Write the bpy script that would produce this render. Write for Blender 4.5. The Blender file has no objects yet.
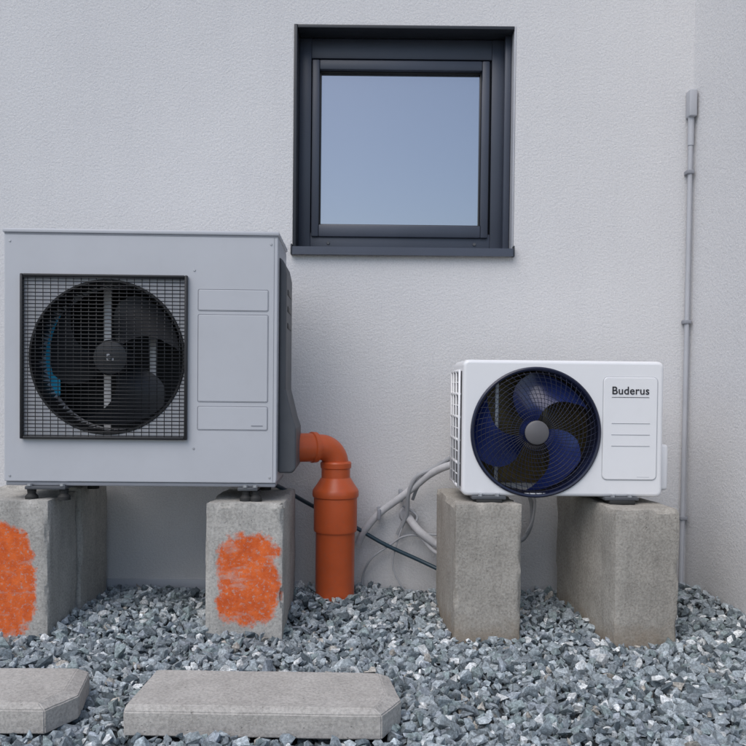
import bpy, bmesh, math, random
import numpy as np
from mathutils import Vector, noise, Matrix
random.seed(4); rng=np.random.default_rng(7)
sc=bpy.context.scene
R=math.radians
# ------------------------------------------------------------------ helpers
def link(o,parent=None):
    sc.collection.objects.link(o)
    if parent is not None: o.parent=parent
    return o
def empty(name,loc=(0,0,0),rz=0):
    e=bpy.data.objects.new(name,None); e.empty_display_size=.1
    e.location=loc; e.rotation_euler=(0,0,rz); return link(e)
def mobj(name,vs,fs,mat,parent=None,smooth=False,fix=True):
    me=bpy.data.meshes.new(name); me.from_pydata([tuple(v) for v in vs],[],fs); 
    if fix:
        bm=bmesh.new(); bm.from_mesh(me); bmesh.ops.recalc_face_normals(bm,faces=bm.faces); bm.to_mesh(me); bm.free()
    if mat: me.materials.append(mat)
    if smooth:
        me.polygons.foreach_set('use_smooth',[True]*len(me.polygons))
    o=bpy.data.objects.new(name,me); link(o,parent)
    if smooth=='auto':
        try: me.set_sharp_from_angle(angle=R(35))
        except Exception: pass
    return o
def box(name,x0,x1,y0,y1,z0,z1,mat,parent=None,bev=0.0,seg=2):
    bm=bmesh.new(); bmesh.ops.create_cube(bm,size=1)
    for v in bm.verts:
        v.co=Vector(((x0+x1)/2+v.co.x*(x1-x0),(y0+y1)/2+v.co.y*(y1-y0),(z0+z1)/2+v.co.z*(z1-z0)))
    if bev>0: bmesh.ops.bevel(bm,geom=list(bm.edges),offset=bev,segments=seg,affect='EDGES',profile=.5)
    me=bpy.data.meshes.new(name); bm.to_mesh(me); bm.free(); me.materials.append(mat)
    if bev>0:
        me.polygons.foreach_set('use_smooth',[True]*len(me.polygons))
        try: me.set_sharp_from_angle(angle=R(30))
        except Exception: pass
    return link(bpy.data.objects.new(name,me),parent)
def catmull(pts,n=8):
    P=[Vector(p) for p in pts]; P=[P[0]*2-P[1]]+P+[P[-1]*2-P[-2]]; out=[]
    for i in range(1,len(P)-2):
        for k in range(n):
            t=k/n; a,b,c,d=P[i-1],P[i],P[i+1],P[i+2]
            out.append(.5*((2*b)+(c-a)*t+(2*a-5*b+4*c-d)*t*t+(3*b-a-3*c+d)*t**3))
    out.append(P[-2]); return out
def sweepdata(pts,r,n=10,cap=True,closed=False):
    pts=[Vector(p) for p in pts]; N=len(pts)
    rs=r if isinstance(r,(list,tuple)) else [r]*N
    vs=[];fs=[]; up=None
    for i,p in enumerate(pts):
        if closed: t=(pts[(i+1)%N]-pts[i-1]).normalized()
        else: t=(pts[min(i+1,N-1)]-pts[max(i-1,0)]).normalized()
        if up is None:
            a=Vector((0,0,1)) if abs(t.z)<.9 else Vector((1,0,0)); up=(a-t*a.dot(t)).normalized()
        else:
            up=(up-t*up.dot(t)).normalized()
        s=t.cross(up)
        for k in range(n):
            an=2*math.pi*k/n; vs.append(p+(up*math.cos(an)+s*math.sin(an))*rs[i])
    M=N if closed else N-1
    for i in range(M):
        for k in range(n):
            j=(i+1)%N
            fs.append((i*n+k,i*n+(k+1)%n,j*n+(k+1)%n,j*n+k))
    if cap and not closed:
        fs.append(tuple(range(n))); fs.append(tuple((N-1)*n+k for k in range(n)))
    return vs,fs
def merge(items):
    V=[];F=[]
    for vs,fs in items:
        o=len(V); V+=vs; F+=[tuple(i+o for i in f) for f in fs]
    return V,F
def sweep(name,pts,r,mat,parent=None,n=12,closed=False,smooth='auto'):
    v,f=sweepdata(pts,r,n,True,closed); return mobj(name,v,f,mat,parent,smooth)
def lathe(name,prof,mat,parent=None,n=48,axis='z',c=(0,0,0),smooth='auto'):
    vs=[];fs=[]
    for r,h in prof:
        for k in range(n):
            a=2*math.pi*k/n
            if axis=='z': vs.append((c[0]+r*math.cos(a),c[1]+r*math.sin(a),c[2]+h))
            elif axis=='y': vs.append((c[0]+r*math.cos(a),c[1]+h,c[2]+r*math.sin(a)))
            else: vs.append((c[0]+h,c[1]+r*math.cos(a),c[2]+r*math.sin(a)))
    for i in range(len(prof)-1):
        for k in range(n): fs.append((i*n+k,i*n+(k+1)%n,(i+1)*n+(k+1)%n,(i+1)*n+k))
    return mobj(name,vs,fs,mat,parent,smooth)
# ------------------------------------------------------------------ materials
class NT:
    def __init__(s,name):
        s.m=bpy.data.materials.new(name); s.m.use_nodes=True; s.t=s.m.node_tree
        s.b=s.t.nodes['Principled BSDF']; s.out=s.t.nodes['Material Output']
    def n(s,typ,**k):
        nd=s.t.nodes.new(typ)
        for a,b in k.items(): setattr(nd,a,b)
        return nd
    def l(s,a,b): s.t.links.new(a,b)
    def noise(s,vec,scale,detail=4,rough=.55):
        nd=s.n('ShaderNodeTexNoise'); nd.inputs['Scale'].default_value=scale; nd.inputs['Detail'].default_value=detail; nd.inputs['Roughness'].default_value=rough
        s.l(vec,nd.inputs['Vector']); return nd.outputs['Fac']
    def ramp(s,fac,stops):
        nd=s.n('ShaderNodeValToRGB'); e=nd.color_ramp.elements
        while len(e)<len(stops): e.new(.5)
        for i,(p,c) in enumerate(stops):
            e[i].position=p; e[i].color=(c,c,c,1) if isinstance(c,(int,float)) else (*c,1)
        s.l(fac,nd.inputs['Fac']); return nd.outputs['Color']
    def mix(s,fac,a,b,mode='MIX'):
        nd=s.n('ShaderNodeMix',data_type='RGBA',blend_type=mode)
        for v,i in ((fac,0),(a,6),(b,7)):
            if isinstance(v,(int,float)): nd.inputs[i].default_value=v
            elif isinstance(v,tuple): nd.inputs[i].default_value=(*v,1)
            else: s.l(v,nd.inputs[i])
        return nd.outputs[2]
    def math(s,op,a,b=0.0,clamp=False):
        nd=s.n('ShaderNodeMath',operation=op); nd.use_clamp=clamp
        for i,v in enumerate((a,b)):
            if isinstance(v,(int,float)): nd.inputs[i].default_value=v
            else: s.l(v,nd.inputs[i])
        return nd.outputs[0]
    def bump(s,h,strength,dist,prev=None):
        nd=s.n('ShaderNodeBump'); nd.inputs['Strength'].default_value=strength; nd.inputs['Distance'].default_value=dist
        s.l(h,nd.inputs['Height'])
        if prev is not None: s.l(prev,nd.inputs['Normal'])
        return nd.outputs['Normal']
def simple(name,col,rough=.5,metal=0,var=.08,scale=6,spec=.5,bump=0,dirt=0.0,coat=0):
    t=NT(name); co=t.n('ShaderNodeTexCoord').outputs['Object']
    f=t.noise(co,scale,3,.6)
    lo=tuple(c*(1-var) for c in col); hi=tuple(min(1,c*(1+var)) for c in col)
    c=t.ramp(f,[(.3,lo),(.7,hi)])
    if dirt>0:
        f2=t.noise(co,scale*6,4,.7); c=t.mix(t.math('MULTIPLY',t.ramp(f2,[(.5,0.),(.75,1.)]),dirt),c,(.16,.14,.12))
    t.l(c,t.b.inputs['Base Color'])
    t.b.inputs['Roughness'].default_value=rough
    t.b.inputs['Metallic'].default_value=metal; t.b.inputs['Specular IOR Level'].default_value=spec
    t.b.inputs['Coat Weight'].default_value=coat
    if bump>0: t.l(t.bump(t.noise(co,scale*25,2),bump,.001),t.b.inputs['Normal'])
    return t.m
def m_stucco():
    t=NT('stucco'); co=t.n('ShaderNodeTexCoord').outputs['Object']
    big=t.noise(co,1.1,4,.6); c=t.ramp(big,[(.3,(.64,.635,.645)),(.7,(.71,.705,.71))])
    fine=t.noise(co,170,2,.7); c=t.mix(.40,c,t.ramp(fine,[(.33,(.50,.50,.515)),(.6,(.75,.745,.745))]))
    sx=t.n('ShaderNodeSeparateXYZ'); t.l(co,sx.inputs[0])
    z=t.math('ADD',sx.outputs['Z'],t.math('MULTIPLY',t.noise(co,5,4,.65),-.25))
    g=t.n('ShaderNodeMapRange'); t.l(z,g.inputs[0]); g.inputs[1].default_value=-.12; g.inputs[2].default_value=.3; g.inputs[3].default_value=.35; g.inputs[4].default_value=0
    c=t.mix(g.outputs[0],c,(.42,.405,.39))
    mp=t.n('ShaderNodeMapping'); mp.inputs['Scale'].default_value=(9,9,.5); t.l(co,mp.inputs[0])
    st=t.noise(mp.outputs[0],1.5,4,.6); c=t.mix(t.math('MULTIPLY',t.ramp(st,[(.5,0.),(.75,1.)]),.08),c,(.46,.46,.49))
    t.l(c,t.b.inputs['Base Color']); t.b.inputs['Roughness'].default_value=.95; t.b.inputs['Specular IOR Level'].default_value=.15
    nb=t.bump(t.noise(co,95,3,.75),.65,.0048)
    nb=t.bump(t.noise(co,7,2),.15,.01,nb)
    t.l(nb,t.b.inputs['Normal']); return t.m
def m_concrete(name,c0,c1,paint=None,stain=.3,base=None):
    t=NT(name); co=t.n('ShaderNodeTexCoord').outputs['Object']
    a=t.noise(co,7,6,.65); c=t.ramp(a,[(.3,c0),(.68,c1)])
    fine=t.noise(co,130,3,.7); c=t.mix(.4,c,t.ramp(fine,[(.35,tuple(x*.6 for x in c0)),(.6,tuple(min(1,x*1.15) for x in c1))]))
    mp=t.n('ShaderNodeMapping'); mp.inputs['Scale'].default_value=(14,14,2.2); mp.inputs['Location'].default_value=(3,1,2); t.l(co,mp.inputs[0])
    s=t.noise(mp.outputs[0],1.2,5,.65); c=t.mix(t.math('MULTIPLY',t.ramp(s,[(.48,0.),(.7,1.)]),stain),c,tuple(x*.5 for x in c0))
    sx=t.n('ShaderNodeSeparateXYZ'); t.l(co,sx.inputs[0])
    if base:
        z=t.math('ADD',sx.outputs['Z'],t.math('MULTIPLY',t.noise(co,12,4,.65),-.16))
        g=t.n('ShaderNodeMapRange'); t.l(z,g.inputs[0]); g.inputs[1].default_value=-.09; g.inputs[2].default_value=-.02; g.inputs[3].default_value=.5; g.inputs[4].default_value=0
        c=t.mix(g.outputs[0],c,base)
    vo=t.n('ShaderNodeTexVoronoi'); vo.inputs['Scale'].default_value=60; t.l(co,vo.inputs['Vector'])
    pore=t.ramp(vo.outputs['Distance'],[(.0,0.),(.16,1.)])
    pm=t.ramp(t.noise(co,22,2),[(.52,0.),(.6,1.)])
    pore=t.math('MAXIMUM',pore,t.math('SUBTRACT',1.,pm))
    c=t.mix(t.math('MULTIPLY',t.math('SUBTRACT',1.,pore),.6),c,tuple(x*.3 for x in c0))
    if paint:
        cx,cz,rx,rz=paint
        dx=t.math('POWER',t.math('ABSOLUTE',t.math('DIVIDE',t.math('SUBTRACT',sx.outputs['X'],cx),rx)),3.)
        dz=t.math('POWER',t.math('ABSOLUTE',t.math('DIVIDE',t.math('SUBTRACT',sx.outputs['Z'],cz),rz)),3.)
        d=t.math('ADD',dx,dz)
        v=t.math('ADD',t.math('SUBTRACT',1.,d),t.math('MULTIPLY',t.math('SUBTRACT',t.noise(co,16,4,.7),.5),2.0))
        m=t.ramp(v,[(.1,0.),(.4,1.)])
        sp=t.ramp(t.noise(co,85,4,.75),[(.34,.35),(.46,1.)])
        mp2=t.n('ShaderNodeMapping'); mp2.inputs['Rotation'].default_value=(0,R(50),0); mp2.inputs['Scale'].default_value=(10,1,34); t.l(co,mp2.inputs[0])
        sw=t.ramp(t.noise(mp2.outputs[0],1.,3),[(.34,.62),(.44,1.)])
        m=t.math('MULTIPLY',t.math('MULTIPLY',m,sp),sw)
        ge=t.n('ShaderNodeNewGeometry'); sn=t.n('ShaderNodeSeparateXYZ'); t.l(ge.outputs['Normal'],sn.inputs[0])
        m=t.math('MULTIPLY',m,t.math('LESS_THAN',sn.outputs['Y'],-.5))
        pc=t.ramp(t.noise(co,30,3),[(.35,(.60,.095,.016)),(.65,(.78,.155,.03))])
        c=t.mix(t.math('MULTIPLY',m,.97),c,pc)
    t.l(c,t.b.inputs['Base Color']); t.b.inputs['Roughness'].default_value=.92; t.b.inputs['Specular IOR Level'].default_value=.2
    nb=t.bump(pore,.6,.004); nb=t.bump(t.noise(co,70,5,.75),.6,.004,nb)
    t.l(nb,t.b.inputs['Normal']); return t.m
def m_gravel(name,attr=True):
    t=NT(name); co=t.n('ShaderNodeTexCoord').outputs['Object']
    if attr:
        a=t.n('ShaderNodeAttribute'); a.attribute_name='stone'; c=a.outputs['Color']
        f=t.noise(co,120,3,.7)
        c=t.mix(.75,c,t.ramp(f,[(.3,.4),(.5,.95),(.68,1.7)]),'MULTIPLY')
        t.l(t.bump(f,.5,.004),t.b.inputs['Normal'])
    else:
        vo=t.n('ShaderNodeTexVoronoi'); vo.inputs['Scale'].default_value=38; t.l(co,vo.inputs['Vector'])
        hs=t.n('ShaderNodeSeparateColor'); t.l(vo.outputs['Color'],hs.inputs[0])
        c=t.ramp(hs.outputs[0],[(0.,(.10,.115,.12)),(.5,(.2,.225,.23)),(1.,(.38,.4,.4))])
        c=t.mix(1.,c,t.ramp(vo.outputs['Distance'],[(.1,1.),(.6,.25)]),'MULTIPLY')
        t.l(t.bump(t.math('SUBTRACT',1.,vo.outputs['Distance']),.9,.02),t.b.inputs['Normal'])
    t.l(c,t.b.inputs['Base Color']); t.b.inputs['Roughness'].default_value=.78; t.b.inputs['Specular IOR Level'].default_value=.35
    return t.m
M={}
M['stucco']=m_stucco()
M['anth']=simple('anthracite_frame',(.050,.060,.086),.42,0,.08,4,.5,.15)
M['anth2']=simple('anthracite_dark',(.022,.026,.034),.5)
M['conc_a']=m_concrete('concrete_a',(.33,.318,.295),(.50,.482,.448),(-1.262,.17,.112,.21))
M['conc_b']=m_concrete('concrete_b',(.34,.328,.305),(.51,.492,.458),(-.425,.185,.118,.178))
M['conc_c']=m_concrete('concrete_c',(.285,.265,.235),(.42,.395,.355),None,.28,(.24,.18,.12))
M['conc_s']=m_concrete('concrete_slab',(.385,.362,.335),(.51,.485,.452),None,.2)
M['gravel']=m_gravel('gravel_stones'); M['ground']=m_gravel('gravel_ground',False)
M['greymetal']=simple('grey_sheet_metal',(.50,.51,.54),.40,0.0,.035,3,.5,.05,.04)
M['greyline']=simple('grey_panel_edge',(.27,.28,.31),.5)
M['darkplast']=simple('dark_grey_plastic',(.085,.09,.10),.5,0,.08,8,.4,.1)
M['black']=simple('black_plastic',(.012,.012,.014),.45)
M['blackwire']=simple('black_coated_wire',(.018,.018,.02),.4)
M['bladegrey']=simple('fan_blade_grey',(.022,.024,.029),.38)
M['coil']=simple('coil_dark',(.03,.033,.038),.6)
M['cyan']=simple('cyan_foil',(.03,.42,.68),.4)
M['white']=simple('white_enamel',(.80,.80,.815),.28,0,.015,3,.5,0,.02,.25)
M['whiteline']=simple('white_groove',(.46,.47,.49),.4)
M['navy']=simple('navy_wire',(.010,.013,.035),.3)
M['bladeblue']=simple('fan_blade_blue',(.020,.034,.15),.2,0,.35,5,.6)
M['brass']=simple('bronze_coil',(.13,.10,.035),.4,.3,.4,12)
M['hub']=simple('hub_grey',(.12,.115,.12),.45)
M['orange']=simple('orange_pvc',(.57,.10,.026),.36,0,.09,9,.5,.05,.14)
M['rubber']=simple('black_rubber',(.02,.02,.02),.7)
M['zinc']=simple('galvanised_steel',(.45,.46,.48),.45,.6,.1,20)
M['conduit']=simple('grey_conduit',(.44,.45,.48),.5,0,.06,8)
M['insul']=simple('white_insulation',(.52,.52,.535),.7,0,.1,20,.3,.4,.16)
M['bluecable']=simple('dark_cable',(.018,.045,.065),.4)
M['greycable']=simple('grey_cable',(.36,.37,.39),.5)
M['text']=simple('print_black',(.015,.015,.02),.5)
def m_glass():
    t=NT('window_glass'); t.b.inputs['Base Color'].default_value=(.06,.075,.10,1); t.b.inputs['Roughness'].default_value=.1
    g=t.n('ShaderNodeBsdfGlossy'); g.inputs['Roughness'].default_value=.012; g.inputs['Color'].default_value=(.97,.96,1,1)
    f=t.n('ShaderNodeFresnel'); f.inputs[0].default_value=1.5
    k=t.math('ADD',t.math('MULTIPLY',f.outputs[0],.9),.36,True)
    mx=t.n('ShaderNodeMixShader'); t.l(k,mx.inputs[0]); t.l(t.b.outputs[0],mx.inputs[1]); t.l(g.outputs[0],mx.inputs[2]); t.l(mx.outputs[0],t.out.inputs[0]); return t.m
M['glass']=m_glass()

# ------------------------------------------------------------------ house
house=empty('house')
WX0,WX1,WZ0,WZ1=-.344,.582,1.438,2.362
CX=1.324; L,T,B=-9.0,5.6,-.4
wx2,wy2=CX+.25,-1.5
V=[];F=[]
def q(*p):
    i=len(V); V.extend(p); F.append(tuple(range(i,i+len(p))))
q((L,0,B),(WX0,0,B),(WX0,0,T),(L,0,T))
q((WX1,0,B),(CX,0,B),(CX,0,T),(WX1,0,T))
q((WX0,0,B),(WX1,0,B),(WX1,0,WZ0),(WX0,0,WZ0))
q((WX0,0,WZ1),(WX1,0,WZ1),(WX1,0,T),(WX0,0,T))
D=.22
q((WX0,0,WZ0),(WX0,D,WZ0),(WX0,D,WZ1),(WX0,0,WZ1))
q((WX1,0,WZ0),(WX1,0,WZ1),(WX1,D,WZ1),(WX1,D,WZ0))
q((WX0,0,WZ0),(WX1,0,WZ0),(WX1,D,WZ0),(WX0,D,WZ0))
q((WX0,0,WZ1),(WX0,D,WZ1),(WX1,D,WZ1),(WX1,0,WZ1))
q((CX,0,B),(wx2,wy2,B),(wx2,wy2,T),(CX,0,T))
q((wx2,wy2,B),(8,wy2,B),(8,wy2,T),(wx2,wy2,T))
q((8,wy2,B),(8,8,B),(8,8,T),(8,wy2,T))
q((8,8,B),(L,8,B),(L,8,T),(8,8,T))
q((L,8,B),(L,0,B),(L,0,T),(L,8,T))
mobj('walls',V,F,M['stucco'],house,False,False)
roofm=simple('roof_tiles',(.12,.09,.08),.8,0,.3,12)
mobj('roof',[(L-.3,-.15,5.5),(8.3,-.15,5.5),(8.3,8.4,5.5),(L-.3,8.4,5.5),(L-.3,4,8.2),(8.3,4,8.2)],[(0,1,5,4),(2,3,4,5),(1,2,5),(3,0,4),(3,2,1,0)],roofm,house)
mobj('wing_roof',[(CX-.1,-1.8,5.52),(8.35,-1.8,5.52),(8.35,0,5.52),(CX-.1,0,5.52),(CX-.1,0,5.75),(8.35,0,5.75)],[(0,1,5,4),(1,2,5),(3,0,4),(3,2,1,0)],roofm,house)
box('base_profile',-1.30,-.30,-.012,-.001,-.03,.035,M['conduit'],house,.002)
# window
def fr(name,x0,x1,z0,z1,w,y0,y1,mat,wb=None,wt=None,bev=.003):
    wb=w if wb is None else wb; wt=w if wt is None else wt
    box(name+'_l',x0,x0+w,y0,y1,z0,z1,mat,house,bev); box(name+'_r',x1-w,x1,y0,y1,z0,z1,mat,house,bev)
    box(name+'_b',x0+w,x1-w,y0+.0015,y1,z0,z0+wb,mat,house,bev); box(name+'_t',x0+w,x1-w,y0+.0015,y1,z1-wt,z1,mat,house,bev)
box('reveal_lining_left',WX0+.001,WX0+.014,-.006,.10,WZ0,WZ1-.001,M['anth2'],house,.001)
box('reveal_lining_right',WX1-.008,WX1-.001,-.002,.12,WZ0,WZ1-.001,M['conduit'],house,.001)
box('guide_rail',WX1-.036,WX1-.010,.06,.12,WZ0,WZ1-.001,M['anth'],house,.002)
box('reveal_lining_top',WX0+.016,WX1-.009,-.004,.10,WZ1-.014,WZ1-.001,M['anth2'],house,.001)
fr('window_frame',WX0+.014,WX1-.034,WZ0+.0,WZ1-.014,.052,.10,.17,M['anth'],.080,.085)
fr('window_frame_step',WX0+.066,WX1-.086,WZ0+.080,WZ1-.099,.008,.125,.165,M['anth2'],.008,.008)
sx0,sx1,sz0,sz1=WX0+.070,WX1-.096,WZ0+.062,WZ1-.108
fr('window_sash',sx0,sx1,sz0,sz1,.032,.088,.15,M['anth'],.052,.042,.005)
fr('glazing_bead',sx0+.032,sx1-.032,sz0+.052,sz1-.042,.006,.110,.15,M['black'],.006,.006,.001)
mobj('window_glass',[(sx0+.036,.128,sz0+.054),(sx1-.036,.128,sz0+.054),(sx1-.036,.128,sz1-.044),(sx0+.036,.128,sz1-.044)],[(0,1,2,3)],M['glass'],house)
for i,x in enumerate((-.20,.43)):
    lathe('drain_cap_%d'%i,[(0,-.002),(.006,-.002),(.007,0)],M['darkplast'],house,16,'y',(x,.099,WZ0+.036))
s0,s1=WX0-.002,WX1-.002
P=[(.11,WZ0+.016),(-.026,WZ0-.001),(-.028,WZ0-.034),(-.024,WZ0-.034),(-.022,WZ0-.007),(.11,WZ0+.010)]
vs=[(s0,y,z) for y,z in P]+[(s1,y,z) for y,z in P]; n=len(P)
mobj('window_sill',vs,[(i,(i+1)%n,n+(i+1)%n,n+i) for i in range(n)]+[tuple(range(n)),tuple(range(n,2*n))],M['anth'],house)
for i,x in enumerate((s0,s1)): box('sill_end_%d'%i,x-.003,x+.003,-.030,-.001,WZ0-.035,WZ0+.010,M['anth2'],house,.002)

# conduit in corner
pipe=empty('wall_conduit')
sweep('conduit_pipe',[(1.302,-.024,.0),(1.305,-.024,1.0),(1.307,-.024,2.05)],.0095,M['conduit'],pipe,14)
box('conduit_box',1.291,1.3225,-.050,-.002,1.985,2.095,M['conduit'],pipe,.005,3)
sweep('conduit_sleeve',[(1.307,-.024,1.87),(1.307,-.024,1.99)],.0125,M['conduit'],pipe,14)
for i,z in enumerate((.32,1.14,1.76)):
    box('clip_%d'%i,1.290,1.3205,-.038,-.001,z-.008,z+.008,M['greyline'],pipe,.003)

# ------------------------------------------------------------------ concrete blocks
def block(name,x0,x1,y0,y1,z0,z1,mat,rz=0,seed=0,cuts=22,parent=None,chip=.010):
    cx,cy=(x0+x1)/2,(y0+y1)/2
    bm=bmesh.new(); bmesh.ops.create_cube(bm,size=1); bmesh.ops.subdivide_edges(bm,edges=bm.edges,cuts=cuts,use_grid_fill=True)
    w,d,h=x1-x0,y1-y0,z1-z0
    for v in bm.verts:
        c=v.co.copy(); p=Vector((c.x*w,c.y*d,c.z*h))
        ds=sorted([w/2-abs(p.x),d/2-abs(p.y),h/2-abs(p.z)])
        nn=Vector((c.x if abs(c.x)>.499 else 0,c.y if abs(c.y)>.499 else 0,c.z if abs(c.z)>.499 else 0)).normalized()
        s=Vector((seed*3.1,seed*1.7,0))
        p2=p+nn*(noise.noise(p*9+s)*.0035+noise.noise(p*40+s)*.0012)
        if ds[1]<.014:
            k=(1-ds[1]/.014); a=max(0,noise.noise(p*16+s)+.15)**1.5*chip*1.6+.0025
            p2-=Vector((math.copysign(1,p.x) if w/2-abs(p.x)<.014 else 0,math.copysign(1,p.y) if d/2-abs(p.y)<.014 else 0,math.copysign(1,p.z) if h/2-abs(p.z)<.014 else 0))*a*k
        v.co=p2+Vector((cx,cy,(z0+z1)/2))
    if rz: bmesh.ops.rotate(bm,verts=bm.verts,cent=(cx,y0,0),matrix=Matrix.Rotation(rz,3,'Z'))
    me=bpy.data.meshes.new(name); bm.to_mesh(me); bm.free(); me.materials.append(mat)
    me.polygons.foreach_set('use_smooth',[True]*len(me.polygons))
    try: me.set_sharp_from_angle(angle=R(32))
    except Exception: pass
    return link(bpy.data.objects.new(name,me),parent)
block('concrete_block',-1.43,-1.115,-.625,-.345,-.08,.452,M['conc_a'],0,1,26)
block('concrete_block',-1.42,-1.105,-.335,-.03,-.08,.462,M['conc_a'],0,2)
block('concrete_block',-.574,-.304,-.62,-.17,-.08,.449,M['conc_b'],0,3,28,None,.014)
block('concrete_block',.289,.526,-.60,-.16,-.08,.452,M['conc_c'],R(4.0),4,26)
block('concrete_block',.826,1.060,-.655,-.10,-.08,.449,M['conc_c'],R(8.0),5,26)

# slabs lying in the gravel
def slab(name,x0,x1,y0,y1,zt,mat,rz,seed):
    th=.074; c=.012
    bot=[(x0,y0),(x1-.03,y0),(x1+.02,y0+.10),(x1-.01,y1),(x0+.0,y1)]
    top=[(x0+.004,y0+c),(x1-.05,y0+c),(x1-.018,y0+.10),(x1-.04,y1-.008),(x0+.012,y1-.008)]
    N=len(bot); vs=[(x,y,zt-th) for x,y in bot]+[(x,y,zt-.014) for x,y in bot]+[(x,y,zt) for x,y in top]
    fs=[(i,(i+1)%N,N+(i+1)%N,N+i) for i in range(N)]+[(N+i,N+(i+1)%N,2*N+(i+1)%N,2*N+i) for i in range(N)]+[tuple(range(2*N,3*N)),tuple(reversed(range(N)))]
    o=mobj(name,vs,fs,mat); me=o.data
    bm=bmesh.new(); bm.from_mesh(me)
    bmesh.ops.bevel(bm,geom=list(bm.edges),offset=.003,segments=2,affect='EDGES')
    bmesh.ops.triangulate(bm,faces=[f for f in bm.faces if len(f.verts)>4])
    bmesh.ops.subdivide_edges(bm,edges=[e for e in bm.edges if e.calc_length()>.03],cuts=6,use_grid_fill=True)
    bmesh.ops.rotate(bm,verts=bm.verts,cent=((x0+x1)/2,y0,0),matrix=Matrix.Rotation(rz,3,'Z'))
    for v in bm.verts: v.co+=Vector((noise.noise(v.co*30),noise.noise(v.co*31+Vector((5,0,0))),noise.noise(v.co*29+Vector((0,7,0)))))*.0016
    bm.to_mesh(me); bm.free(); return o
slab('concrete_slab',-.607,.060,-1.430,-1.16,.060,M['conc_s'],R(-.8),1)
slab('concrete_slab',-1.46,-.775,-1.42,-1.15,.058,M['conc_s'],R(.6),2)

# ------------------------------------------------------------------ shells
def loop_rr(hw,hh,rc,bx,bz,cx,cz,angs):
    out=[]
    for a in angs:
        dx,dz=math.cos(a),math.sin(a); lo,hi=0,3
        for _ in range(40):
            m=(lo+hi)/2; px,pz=abs(cx+dx*m-bx)-(hw-rc),abs(cz+dz*m-bz)-(hh-rc)
            sd=math.hypot(max(px,0),max(pz,0))+min(max(px,pz),0)-rc
            if sd<0: lo=m
            else: hi=m
        out.append((cx+dx*lo,cz+dz*lo))
    return out
def shell(name,w,h,d,cx,cz,r,rc,fil,mat,parent,lip=.012,holedepth=.09):
    bx,bz=w/2,h/2
    angs=[2*math.pi*k/128 for k in range(128)]
    for sxx in (0,w):
        for szz in (0,h):
            a0=math.atan2(szz-cz,sxx-cx)%(2*math.pi)
            for k in range(-5,6): angs.append((a0+k*.012)%(2*math.pi))
    angs=sorted(set(round(a,5) for a in angs)); n=len(angs)
    loops=[]
    circ=lambda rr,y:[(cx+rr*math.cos(a),y,cz+rr*math.sin(a)) for a in angs]
    loops.append(circ(r-.006,holedepth)); loops.append(circ(r-.004,lip)); loops.append(circ(r,.0035)); loops.append(circ(r+.004,.0))
    for k in range(5):
        t=k/4*math.pi/2; ins=fil*(1-math.sin(t)); y=fil*(1-math.cos(t))
        loops.append([(x,y,z) for x,z in loop_rr(w/2-ins,h/2-ins,max(rc-ins,.002),bx,bz,cx,cz,angs)])
    o_=loop_rr(w/2,h/2,rc,bx,bz,cx,cz,angs)
    loops.append([(x,d,z) for x,z in o_])
    loops.append([(cx+(x-cx)*.86,d,cz+(z-cz)*.86) for x,z in o_])
    vs=[v for l in loops for v in l]; fs=[]
    for i in range(len(loops)-1):
        for k in range(n): fs.append((i*n+k,i*n+(k+1)%n,(i+1)*n+(k+1)%n,(i+1)*n+k))
    o=mobj(name,vs,fs,mat,parent,'auto',True)
    for p in o.data.polygons:
        if max(abs(c) for c in p.normal)>.9995: p.use_smooth=False
    return o
def blade(r0,r1,ang0,sweep_,span,pitch,cx,cz,yc,nr=14,nc=10,thick=.003):
    vs=[];fs=[]
    for side in (0,1):
        for i in range(nr+1):
            t=i/nr; r=r0+(r1-r0)*t
            sp=span*(.75+.45*t-.35*max(0,t-.8)*5*.5)
            for j in range(nc+1):
                u=j/nc-.5; a=ang0+sweep_*t*t+sp*u
                y=yc+pitch*u*(1-.35*t)+.012*math.cos(u*math.pi)*t+side*thick
                vs.append((cx+r*math.cos(a),y,cz+r*math.sin(a)))
    S=(nr+1)*(nc+1)
    for s in (0,1):
        for i in range(nr):
            for j in range(nc):
                a=s*S+i*(nc+1)+j; fs.append((a,a+1,a+nc+2,a+nc+1))
    bd=[j for j in range(nc+1)]+[i*(nc+1)+nc for i in range(1,nr+1)]+[nr*(nc+1)+j for j in range(nc-1,-1,-1)]+[i*(nc+1) for i in range(nr-1,0,-1)]
    for k in range(len(bd)): a,b=bd[k],bd[(k+1)%len(bd)]; fs.append((a,b,S+b,S+a))
    return vs,fs
def panel_outline(name,x0,x1,z0,z1,y,rc,w,mat,parent):
    c=[]
    for (qx,qz,a0) in ((x1-rc,z1-rc,0),(x0+rc,z1-rc,90),(x0+rc,z0+rc,180),(x1-rc,z0+rc,270)):
        for k in range(6):
            a=R(a0+90*k/5); c.append((qx+rc*math.cos(a),y,qz+rc*math.sin(a)))
    return sweep(name,c,w,mat,parent,8,True)
def raised(name,x0,x1,z0,z1,y,rc,h,mat,parent,inset=.004):
    def lp(i,yy):
        c=[]
        for (qx,qz,a0) in ((x1-rc,z1-rc,0),(x0+rc,z1-rc,90),(x0+rc,z0+rc,180),(x1-rc,z0+rc,270)):
            for k in range(6):
                a=R(a0+90*k/5); rr=rc-i; c.append((qx+rr*math.cos(a),yy,qz+rr*math.sin(a)))
        return c
    Ls=[lp(0,y+.001),lp(0,y-h*.4),lp(inset*.5,y-h*.9),lp(inset,y-h)]
    n=24; vs=[v for l in Ls for v in l]; fs=[(i*n+k,i*n+(k+1)%n,(i+1)*n+(k+1)%n,(i+1)*n+k) for i in range(3) for k in range(n)]
    fs.append(tuple(3*n+k for k in range(n)))
    return mobj(name,vs,fs,mat,parent,False)

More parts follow.
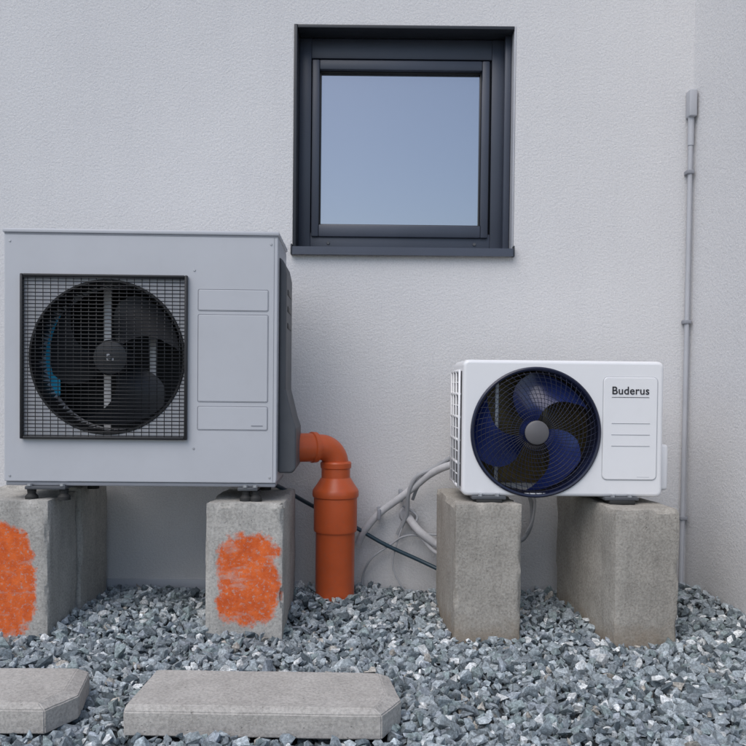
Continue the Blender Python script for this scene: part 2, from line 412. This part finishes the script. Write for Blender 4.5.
# ---- big grey heat pump
W,H,DP=.944,.863,.34
hp=empty('heat_pump_unit',(-1.279,-.598,.513),R(1.3))
fx,fz,fr_=.355,.435,.262
shell('casing',W,H,DP,fx,fz,fr_,.006,.004,M['greymetal'],hp,.02,.14)
box('casing_lid',-.004,W+.004,-.006,DP+.004,H-.001,H+.014,M['greymetal'],hp,.004)
box('lid_seam',.002,W-.002,-.0015,.004,H-.006,H-.0015,M['greyline'],hp)
box('base_rail',.004,W-.004,.006,DP-.01,-.014,-.0005,M['greyline'],hp,.003)
gx0,gx1,gz0,gz1=.060,.634,.150,.720
for nm,a in (('l',(gx0,gx0+.010,gz0,gz1)),('r',(gx1-.010,gx1,gz0,gz1)),('b',(gx0+.010,gx1-.010,gz0,gz0+.010)),('t',(gx0+.010,gx1-.010,gz1-.010,gz1))):
    box('grille_frame_'+nm,a[0],a[1],-.018,-.001,a[2],a[3],M['black'],hp,.003)
segs=[]
nz=44
for i in range(1,nz):
    z=gz0+(gz1-gz0)*i/nz; segs.append(sweepdata([(gx0+.006,-.015,z),(gx1-.006,-.015,z)],.0017,6))
nx=22
for i in range(1,nx):
    x=gx0+(gx1-gx0)*i/nx; segs.append(sweepdata([(x,-.0125,gz0+.006),(x,-.0125,gz1-.006)],.0014,6))
mobj('grille_wires',*merge(segs),M['blackwire'],hp,True,True)
lathe('fan_orifice_ring',[(fr_+.008,-.0015),(fr_+.006,-.004),(fr_+.0,-.004),(fr_-.004,.01),(fr_-.006,.15)],M['black'],hp,96,'y',(fx,0,fz))
bl=[blade(.055,.238,R(a),-.55,1.15,.10,fx,fz,.085) for a in (72,192,312)]
mobj('fan_blades',*merge(bl),M['bladegrey'],hp,'auto')
lathe('fan_hub',[(0,.028),(.035,.028),(.058,.034),(.064,.045),(.066,.12)],M['bladegrey'],hp,40,'y',(fx,0,fz))
lathe('fan_nut',[(0,.018),(.008,.018),(.010,.028)],M['darkplast'],hp,6,'y',(fx,0,fz))
box('hub_label_a',fx-.010,fx+.000,.0265,.029,fz-.012,fz+.014,M['greymetal'],hp)
box('hub_label_b',fx+.004,fx+.014,.0265,.029,fz-.012,fz-.002,M['greymetal'],hp)
box('reflection_strip',fx-.062,fx-.034,.165,.172,.08,.78,M['white'],hp,.002)  # white strip added to imitate the bright heat exchanger reflection behind the blades
box('reflection_strip_right',fx+.105,fx+.128,.165,.172,.28,.56,M['white'],hp,.002)  # pale reflection patch right of the hub, imitated by a shorter white strip
box('side_foil',fx-.275,fx-.205,.12,.125,.30,.62,M['cyan'],hp,.001)
box('heat_exchanger',.03,W-.03,DP-.035,DP-.004,.03,H-.03,M['coil'],hp,.002)
for i,(z0,z1) in enumerate(((.60,.675),(.283,.588),(.185,.268))):
    panel_outline('panel_gap_%d'%i,.668,.912,z0,z1,.0003,.006,.0014,M['greyline'],hp)
    raised('access_panel_%d'%i,.670,.910,z0+.002,z1-.002,0,.005,.0020,M['greymetal'],hp,.002)
box('front_seam',.930,.9318,-.0008,.0012,.004,H-.004,M['greyline'],hp)
box('rating_label',.855,.895,-.0034,-.0015,.200,.203,M['greyline'],hp)
for i,(sxp,szp) in enumerate(((.02,.02),(.92,.02),(.02,H-.03),(.92,H-.03),(.655,.12),(.655,.74))):
    lathe('screw_%d'%i,[(0,-.0022),(.0035,-.002),(.0045,0)],M['zinc'],hp,14,'y',(sxp,0,szp))
pr=[(0,.800),(.016,.785),(.026,.74),(.026,.33),(.052,.225),(.064,.19),(.064,.045),(.05,.03),(0,.03)]
vs=[(W+x,.055,z) for x,z in pr]+[(W+x,.31,z) for x,z in pr]; n=len(pr)
o=mobj('side_cover',vs,[(i,(i+1)%n,n+(i+1)%n,n+i) for i in range(n)]+[tuple(range(n)),tuple(reversed(range(n,2*n)))],M['darkplast'],hp)
md=o.modifiers.new('b','BEVEL'); md.width=.008; md.segments=3
for i,z in enumerate((.68,.62,.56)): box('side_handle_%d'%i,W+.024,W+.029,.10,.26,z-.010,z+.010,M['black'],hp,.003)
for i,xc in enumerate((.145,.845)):
    ww=.07 if i==0 else .035
    box('foot_channel_%d'%i,xc-ww,xc+ww,-.012,DP+.015,-.026,-.0145,M['darkplast'],hp,.003)
    for j,xx in enumerate(((xc-ww+.016,xc+ww-.012) if i==0 else (xc-.008,xc+.026))):
        lathe('foot_rubber_%d_%d'%(i,j),[(0,-.064),(.022,-.064),(.022,-.052),(.014,-.042),(.016,-.027),(0,-.027)],M['rubber'],hp,20,'z',(xx,.012,0))
        lathe('foot_bolt_%d_%d'%(i,j),[(0,-.006),(.009,-.006),(.009,-.014)],M['zinc'],hp,6,'z',(xx,-.006,0))
        lathe('foot_rubber_b%d_%d'%(i,j),[(0,-.064),(.022,-.064),(.022,-.052),(.014,-.042),(.016,-.027),(0,-.027)],M['rubber'],hp,20,'z',(xx,DP-.01,0))

# ---- small white outdoor unit
W2,H2,D2=.714,.482,.27
ac=empty('air_conditioner_unit',(.317,-.55,.473),R(1.0))
ax,az,ar=.260,.227,.228
shell('casing',W2,H2,D2,ax,az,ar,.022,.012,M['white'],ac,.02,.10)
lathe('fan_ring',[(ar+.004,.0005),(ar+.003,-.006),(ar-.002,-.010),(ar-.008,-.008),(ar-.010,.004),(ar-.009,.12)],M['navy'],ac,96,'y',(ax,0,az))
segs=[]
for k in range(1,12):
    rr=.048+(ar-.052)*k/12; yb=-.004-.016*(1-(rr/ar)**2)
    segs.append(sweepdata([(ax+rr*math.cos(2*math.pi*i/72),yb,az+rr*math.sin(2*math.pi*i/72)) for i in range(72)],.0010,5,closed=True))
for k in range(60):
    a0=2*math.pi*k/60; pts=[]
    for i in range(9):
        t=i/8; rr=.042+(ar-.046)*t; a=a0+.45*t; pts.append((ax+rr*math.cos(a),-.002-.016*(1-(rr/ar)**2),az+rr*math.sin(a)))
    segs.append(sweepdata(pts,.0011,5))
mobj('fan_guard',*merge(segs),M['navy'],ac,True)
lathe('guard_hub',[(0,-.026),(.036,-.026),(.042,-.022),(.043,-.014)],M['hub'],ac,40,'y',(ax,0,az))
bl=[blade(.035,.210,R(a),-.75,1.15,.075,ax,az,.055) for a in (100,220,340)]
mobj('fan_blades',*merge(bl),M['bladeblue'],ac,'auto')
lathe('fan_hub',[(0,.02),(.035,.02),(.042,.03),(.044,.08)],M['bladeblue'],ac,36,'y',(ax,0,az))
box('heat_exchanger',.012,W2-.17,D2-.03,D2-.004,.02,H2-.02,M['brass'],ac,.002)
box('reflection_strip',ax-.125,ax-.112,.12,.126,.03,.45,M['zinc'],ac,.001)
box('motor_bracket_lower',ax+.05,ax+.07,.12,.126,.03,.45,M['brass'],ac,.001)
raised('service_panel',.498,.690,.062,.425,0,.016,.004,M['white'],ac,.003)
panel_outline('service_panel_gap',.497,.691,.061,.426,-.0004,.017,.0013,M['whiteline'],ac)
for i,z in enumerate((.262,.222,.182)):
    sweep('embossed_line_%d'%i,[(.528,-.0042,z),(.664,-.0042,z)],.0014,M['whiteline'],ac,8)
sweep('handle_line',[(.665,-.0035,.072),(.62,-.0035,.072)],.001,M['whiteline'],ac,6)
fc=bpy.data.curves.new('brand_text','FONT'); fc.body='Buderus'; fc.size=.039; fc.offset=.0004; fc.extrude=.0004; fc.space_character=1.04
fc.materials.append(M['text']); to=bpy.data.objects.new('brand_text',fc); to.location=(.526,-.0052,.365); to.rotation_euler=(R(90),0,0); link(to,ac)
box('brand_underline',.527,.660,-.0050,-.0042,.3535,.3550,M['text'],ac)
box('side_coil',-.002,.001,.03,D2-.02,.03,H2-.04,M['coil'],ac)
segs=[]
for i in range(11):
    z=.03+(H2-.07)*i/10; segs.append(sweepdata([(-.008,.026,z),(-.008,D2-.012,z)],.0055 if i%2==0 else .0025,6))
for y in (.026,.11,.19,D2-.012): segs.append(sweepdata([(-.009,y,.026),(-.009,y,H2-.036)],.0045,6))
mobj('side_guard',*merge(segs),M['white'],ac,True)
box('valve_cover',W2-.002,W2+.040,.05,.20,.018,.185,M['white'],ac,.012,3)
for i,xc in enumerate((.095,.565)):
    box('foot_%d'%i,xc-.06,xc+.06,-.018,D2+.02,-.010,.001,M['darkplast'],ac,.002)
    box('foot_pad_%d'%i,xc-.045,xc+.045,-.026,D2+.02,-.024,-.010,M['rubber'],ac,.003)
    for k in (-.03,.03): lathe('foot_nut_%d%d'%(i,k>0),[(0,.010),(.008,.010),(.008,.001)],M['zinc'],ac,6,'z',(xc+k,-.010,0))

# ------------------------------------------------------------------ orange drain pipe
op=empty('orange_drain_pipe',(-.144,-.20,0))
lathe('riser',[(.0775,-.1),(.0775,.285),(.0785,.288),(.0785,.30)],M['orange'],op,56)
lathe('riser_socket',[(.079,.288),(.084,.282),(.086,.290),(.086,.415),(.091,.420),(.092,.428),(.092,.442),(.088,.450),(.084,.455),(.074,.470),(.060,.492),(.052,.50)],M['orange'],op,56)
lathe('elbow_socket',[(.051,.485),(.057,.49),(.057,.530),(.061,.534),(.062,.552),(.058,.558),(.050,.56)],M['orange'],op,56)
bd=Vector((-1,-.55,0)).normalized(); rb=.072; pts=[(0,0,.50),(0,0,.545)]
for k in range(1,13):
    a=math.pi/2*k/12; pts.append(tuple(bd*(rb*(1-math.cos(a)))+Vector((0,0,.545+rb*math.sin(a)))))
e=bd*rb+Vector((0,0,.545+rb)); pts.append(tuple(e+bd*.09))
sweep('elbow',pts,.0505,M['orange'],op,40)
c0=e+bd*.012; sweep('elbow_end_socket',[c0,c0+bd*.004,c0+bd*.022,c0+bd*.026,c0+bd*.10],[.051,.060,.061,.056,.056],M['orange'],op,40)

# ------------------------------------------------------------------ hoses and cables behind
cb=empty('refrigerant_lines')
sweep('insulated_line',catmull([(-.055,-.035,.20),(-.03,-.05,.255),(.03,-.06,.33),(.11,-.08,.395),(.17,-.10,.445),(.23,-.13,.50),(.30,-.20,.545),(.38,-.22,.56)],10),.015,M['insul'],cb,12)
sweep('insulated_line_thin',catmull([(.11,-.03,.24),(.145,-.06,.33),(.15,-.10,.42),(.18,-.12,.49),(.25,-.14,.53),(.33,-.20,.59)],10),.009,M['greycable'],cb,10)
sweep('insulated_line_upper',catmull([(.17,-.05,.39),(.19,-.09,.45),(.24,-.12,.52),(.29,-.15,.55),(.36,-.20,.56)],10),.007,M['greycable'],cb,10)
sweep('wall_stub',catmull([(.145,.0,.325),(.16,-.05,.305),(.20,-.08,.26),(.26,-.08,.215),(.31,-.09,.195)],8),.017,M['insul'],cb,12)
sweep('wall_stub_b',catmull([(.165,.0,.30),(.18,-.05,.27),(.215,-.07,.225),(.26,-.08,.18),(.31,-.09,.16)],8),.009,M['insul'],cb,12)
lathe('wall_rosette',[(.0,-.012),(.03,-.012),(.036,-.002),(.036,0)],M['insul'],cb,24,'y',(.15,-.001,.32))
for i,(x,z) in enumerate(((.03,.33),(.12,.405))): box('pipe_clip_%d'%i,x-.008,x+.008,-.085,-.001,z-.022,z+.022,M['greyline'],cb,.004)
sweep('control_cable',catmull([(-.03,-.03,.0),(-.035,-.03,.06),(.0,-.05,.14),(.08,-.05,.20),(.13,-.06,.235),(.19,-.06,.24),(.25,-.07,.21),(.31,-.08,.20)],10),.0045,M['greycable'],cb,8)
sweep('control_cable_loop',catmull([(.14,-.04,.30),(.11,-.05,.22),(.09,-.05,.12),(.115,-.06,.05),(.15,-.06,.0)],10),.0038,M['greycable'],cb,8)
sweep('clip_cable',catmull([(.13,-.03,.36),(.19,-.05,.32),(.17,-.06,.27),(.22,-.06,.25),(.30,-.1,.25)],10),.005,M['greycable'],cb,8)
sweep('power_cable',catmull([(-.42,-.30,.49),(-.36,-.25,.46),(-.25,-.10,.37),(-.10,-.055,.29),(.05,-.055,.205),(.20,-.07,.14),(.30,-.10,.10),(.36,-.12,.08)],10),.0085,M['bluecable'],cb,10)
sweep('hose_loop',catmull([(.52,-.10,.50),(.60,-.08,.46),(.655,-.07,.40),(.66,-.07,.30),(.62,-.08,.23),(.56,-.09,.25),(.54,-.1,.32)],10),.009,M['greycable'],cb,10)
sweep('hose_loop_b',catmull([(.50,-.10,.52),(.61,-.09,.49),(.668,-.08,.42),(.665,-.08,.32),(.64,-.08,.26)],10),.006,M['insul'],cb,10)

# ------------------------------------------------------------------ gravel
def hfun(x,y):
    h=-.009+.006*np.sin(x*5.3+1)*np.cos(y*6.1)+.005*np.sin(x*11+y*9)+.004*np.cos(x*17-y*13)
    h=h+.050*np.exp(-((x+.15)**2/.06+(y+.17)**2/.05))
    h=h+.038*np.exp(-((x+.86)**2/.05+(y+.35)**2/.06))
    h=h+.065*np.exp(-((x-1.42)**2/.03+(y+.25)**2/.12))
    h=h+.03*np.exp(-((x-.66)**2/.03+(y+.25)**2/.06))
    h=h-.010*np.exp(-((y+.68)**2/.02))
    h=h-.006*np.exp(-((y+1.3)**2/.05))
    return h
variants=[]
for k in range(40):
    bm=bmesh.new(); m=random.randint(10,15)
    for i in range(m):
        v=Vector((random.gauss(0,1),random.gauss(0,1),random.gauss(0,1))).normalized()*random.uniform(.8,1.1)
        bm.verts.new((v.x*random.uniform(1.05,1.25),v.y*random.uniform(.75,.95),v.z*.64))
    r=bmesh.ops.convex_hull(bm,input=bm.verts)
    loose=[v for v in bm.verts if not v.link_faces]
    if loose: bmesh.ops.delete(bm,geom=loose,context='VERTS')
    bmesh.ops.triangulate(bm,faces=bm.faces); bmesh.ops.recalc_face_normals(bm,faces=bm.faces)
    bm.verts.index_update()
    variants.append((np.array([v.co[:] for v in bm.verts]),np.array([[v.index for v in f.verts] for f in bm.faces]))); bm.free()
def grid(x0,x1,y0,y1,s):
    X,Y=np.meshgrid(np.arange(x0,x1,s),np.arange(y0,y1,s)); X=X.ravel();Y=Y.ravel()
    return X+rng.uniform(-.48,.48,X.size)*s, Y+rng.uniform(-.48,.48,X.size)*s
pos=[];siz=[]
for (s,dz,rm) in ((.025,-.020,.0172),(.025,-.006,.0152),(.060,.002,.0195)):
    X,Y=grid(-2.7,1.62,-2.05,0,s); Z=hfun(X,Y)+dz+rng.uniform(-.006,.006,X.size)
    S=rm*np.exp(rng.normal(0,.33,X.size)); pos.append(np.stack([X,Y,Z],1)); siz.append(S)
pos=np.concatenate(pos); siz=np.concatenate(siz); siz=np.clip(siz,.006,.032)
x,y=pos[:,0],pos[:,1]
keep=(x<CX-.005+np.clip(-y,0,5)*.16)&(y<-.004)
for (a,b,c,d) in ((-1.42,-1.13,-.61,-.04),(-.565,-.32,-.61,-.18),(.29,.50,-.58,-.18),(.80,1.02,-.6,-.15)):
    keep&=~((x>a)&(x<b)&(y>c)&(y<d))
for (a,b,c,d) in ((-.61,.06,-1.435,-1.16),(-1.46,-.772,-1.42,-1.15)):
    keep&=~((x>a-.006)&(x<b-.004)&(y>c-.006)&(y<d+.004)&(pos[:,2]>-.035))
keep&=((x+.144)**2+(y+.2)**2)>.075**2
pos=pos[keep];siz=siz[keep];N=len(pos)
pal=np.array([(.205,.235,.255),(.28,.32,.34),(.36,.40,.42),(.115,.14,.155),(.235,.285,.29),(.60,.62,.62),(.38,.36,.325),(.30,.335,.37)])
pi=rng.choice(len(pal),N,p=[.20,.22,.17,.13,.11,.08,.02,.07]); col=pal[pi]*rng.uniform(.8,1.25,(N,1))
q4=rng.normal(size=(N,4)); q4[:,1:3]*=.45; q4/=np.linalg.norm(q4,axis=1,keepdims=True)
w_,x_,y_,z_=q4.T
Rm=np.stack([1-2*(y_*y_+z_*z_),2*(x_*y_-z_*w_),2*(x_*z_+y_*w_),2*(x_*y_+z_*w_),1-2*(x_*x_+z_*z_),2*(y_*z_-x_*w_),2*(x_*z_-y_*w_),2*(y_*z_+x_*w_),1-2*(x_*x_+y_*y_)],1).reshape(N,3,3)
vi=rng.integers(0,len(variants),N)
VV=[];FF=[];CC=[];off=0
for k,(bv,bf) in enumerate(variants):
    ids=np.where(vi==k)[0]; 
    v=np.einsum('nij,kj->nki',Rm[ids],bv)*siz[ids][:,None,None]+pos[ids][:,None,:]
    nv=len(bv); VV.append(v.reshape(-1,3)); FF.append((bf[None]+(np.arange(len(ids))*nv)[:,None,None]+off).reshape(-1,3)); CC.append(np.repeat(col[ids],nv,0)); off+=nv*len(ids)
gx=np.linspace(-2.8,1.5,91); gy=np.linspace(-2.1,-.001,45); GX,GY=np.meshgrid(gx,gy); GZ=hfun(GX,GY)-.026
gv=np.stack([GX.ravel(),GY.ravel(),GZ.ravel()],1); nxg=len(gx)
gf=[]
for j in range(len(gy)-1):
    for i in range(nxg-1):
        a=j*nxg+i; gf+= [(a,a+1,a+nxg+1),(a,a+nxg+1,a+nxg)]
VV.append(gv); FF.append(np.array(gf)+off); CC.append(np.tile([[.05,.055,.06]],(len(gv),1)))
VV=np.concatenate(VV).astype(np.float32);FF=np.concatenate(FF).astype(np.int32);CC=np.concatenate(CC)
me=bpy.data.meshes.new('gravel'); me.vertices.add(len(VV)); me.vertices.foreach_set('co',VV.ravel())
me.loops.add(FF.size); me.loops.foreach_set('vertex_index',FF.ravel()); me.polygons.add(len(FF)); me.polygons.foreach_set('loop_start',np.arange(0,FF.size,3,dtype=np.int32))
me.update(calc_edges=True)
at=me.attributes.new('stone','FLOAT_COLOR','POINT'); at.data.foreach_set('color',np.concatenate([CC,np.ones((len(CC),1))],1).astype(np.float32).ravel())
me.polygons.foreach_set('use_smooth',[False]*len(me.polygons))
me.materials.append(M['gravel']); link(bpy.data.objects.new('gravel',me))
S_=300
mobj('ground',[(-S_,-S_,-.06),(S_,-S_,-.06),(S_,S_,-.06),(-S_,S_,-.06)],[(0,1,2,3)],M['ground'],None,False,False)

# ------------------------------------------------------------------ light, world, camera
el,azm=R(52),R(212)
wd=bpy.data.worlds.new('World'); sc.world=wd; wd.use_nodes=True; nt=wd.node_tree
sky=nt.nodes.new('ShaderNodeTexSky'); sky.sky_type='NISHITA'; sky.sun_disc=False; sky.sun_elevation=el; sky.sun_rotation=azm; sky.air_density=1.0; sky.dust_density=1.5; sky.ozone_density=1.0
nt.links.new(sky.outputs[0],nt.nodes['Background'].inputs[0]); nt.nodes['Background'].inputs[1].default_value=.15
sd=bpy.data.lights.new('sun','SUN'); sd.energy=1.75; sd.angle=R(55); sd.color=(1,.965,.92)
so=bpy.data.objects.new('sun',sd); link(so)
dirv=Vector((math.sin(azm)*math.cos(el),math.cos(azm)*math.cos(el),math.sin(el)))
so.rotation_euler=dirv.to_track_quat('Z','Y').to_euler(); so.location=dirv*10
cam=bpy.data.cameras.new('camera'); cam.sensor_width=36; cam.lens=39.0; cam.shift_y=.045; cam.clip_end=1000; cam.clip_start=.05
co=bpy.data.objects.new('camera',cam); co.location=(0,-3.4,.85); co.rotation_euler=(R(90-1.3),R(-.6),0); link(co); sc.camera=co
sc.view_settings.view_transform='Standard'; sc.view_settings.look='None'; sc.view_settings.exposure=0
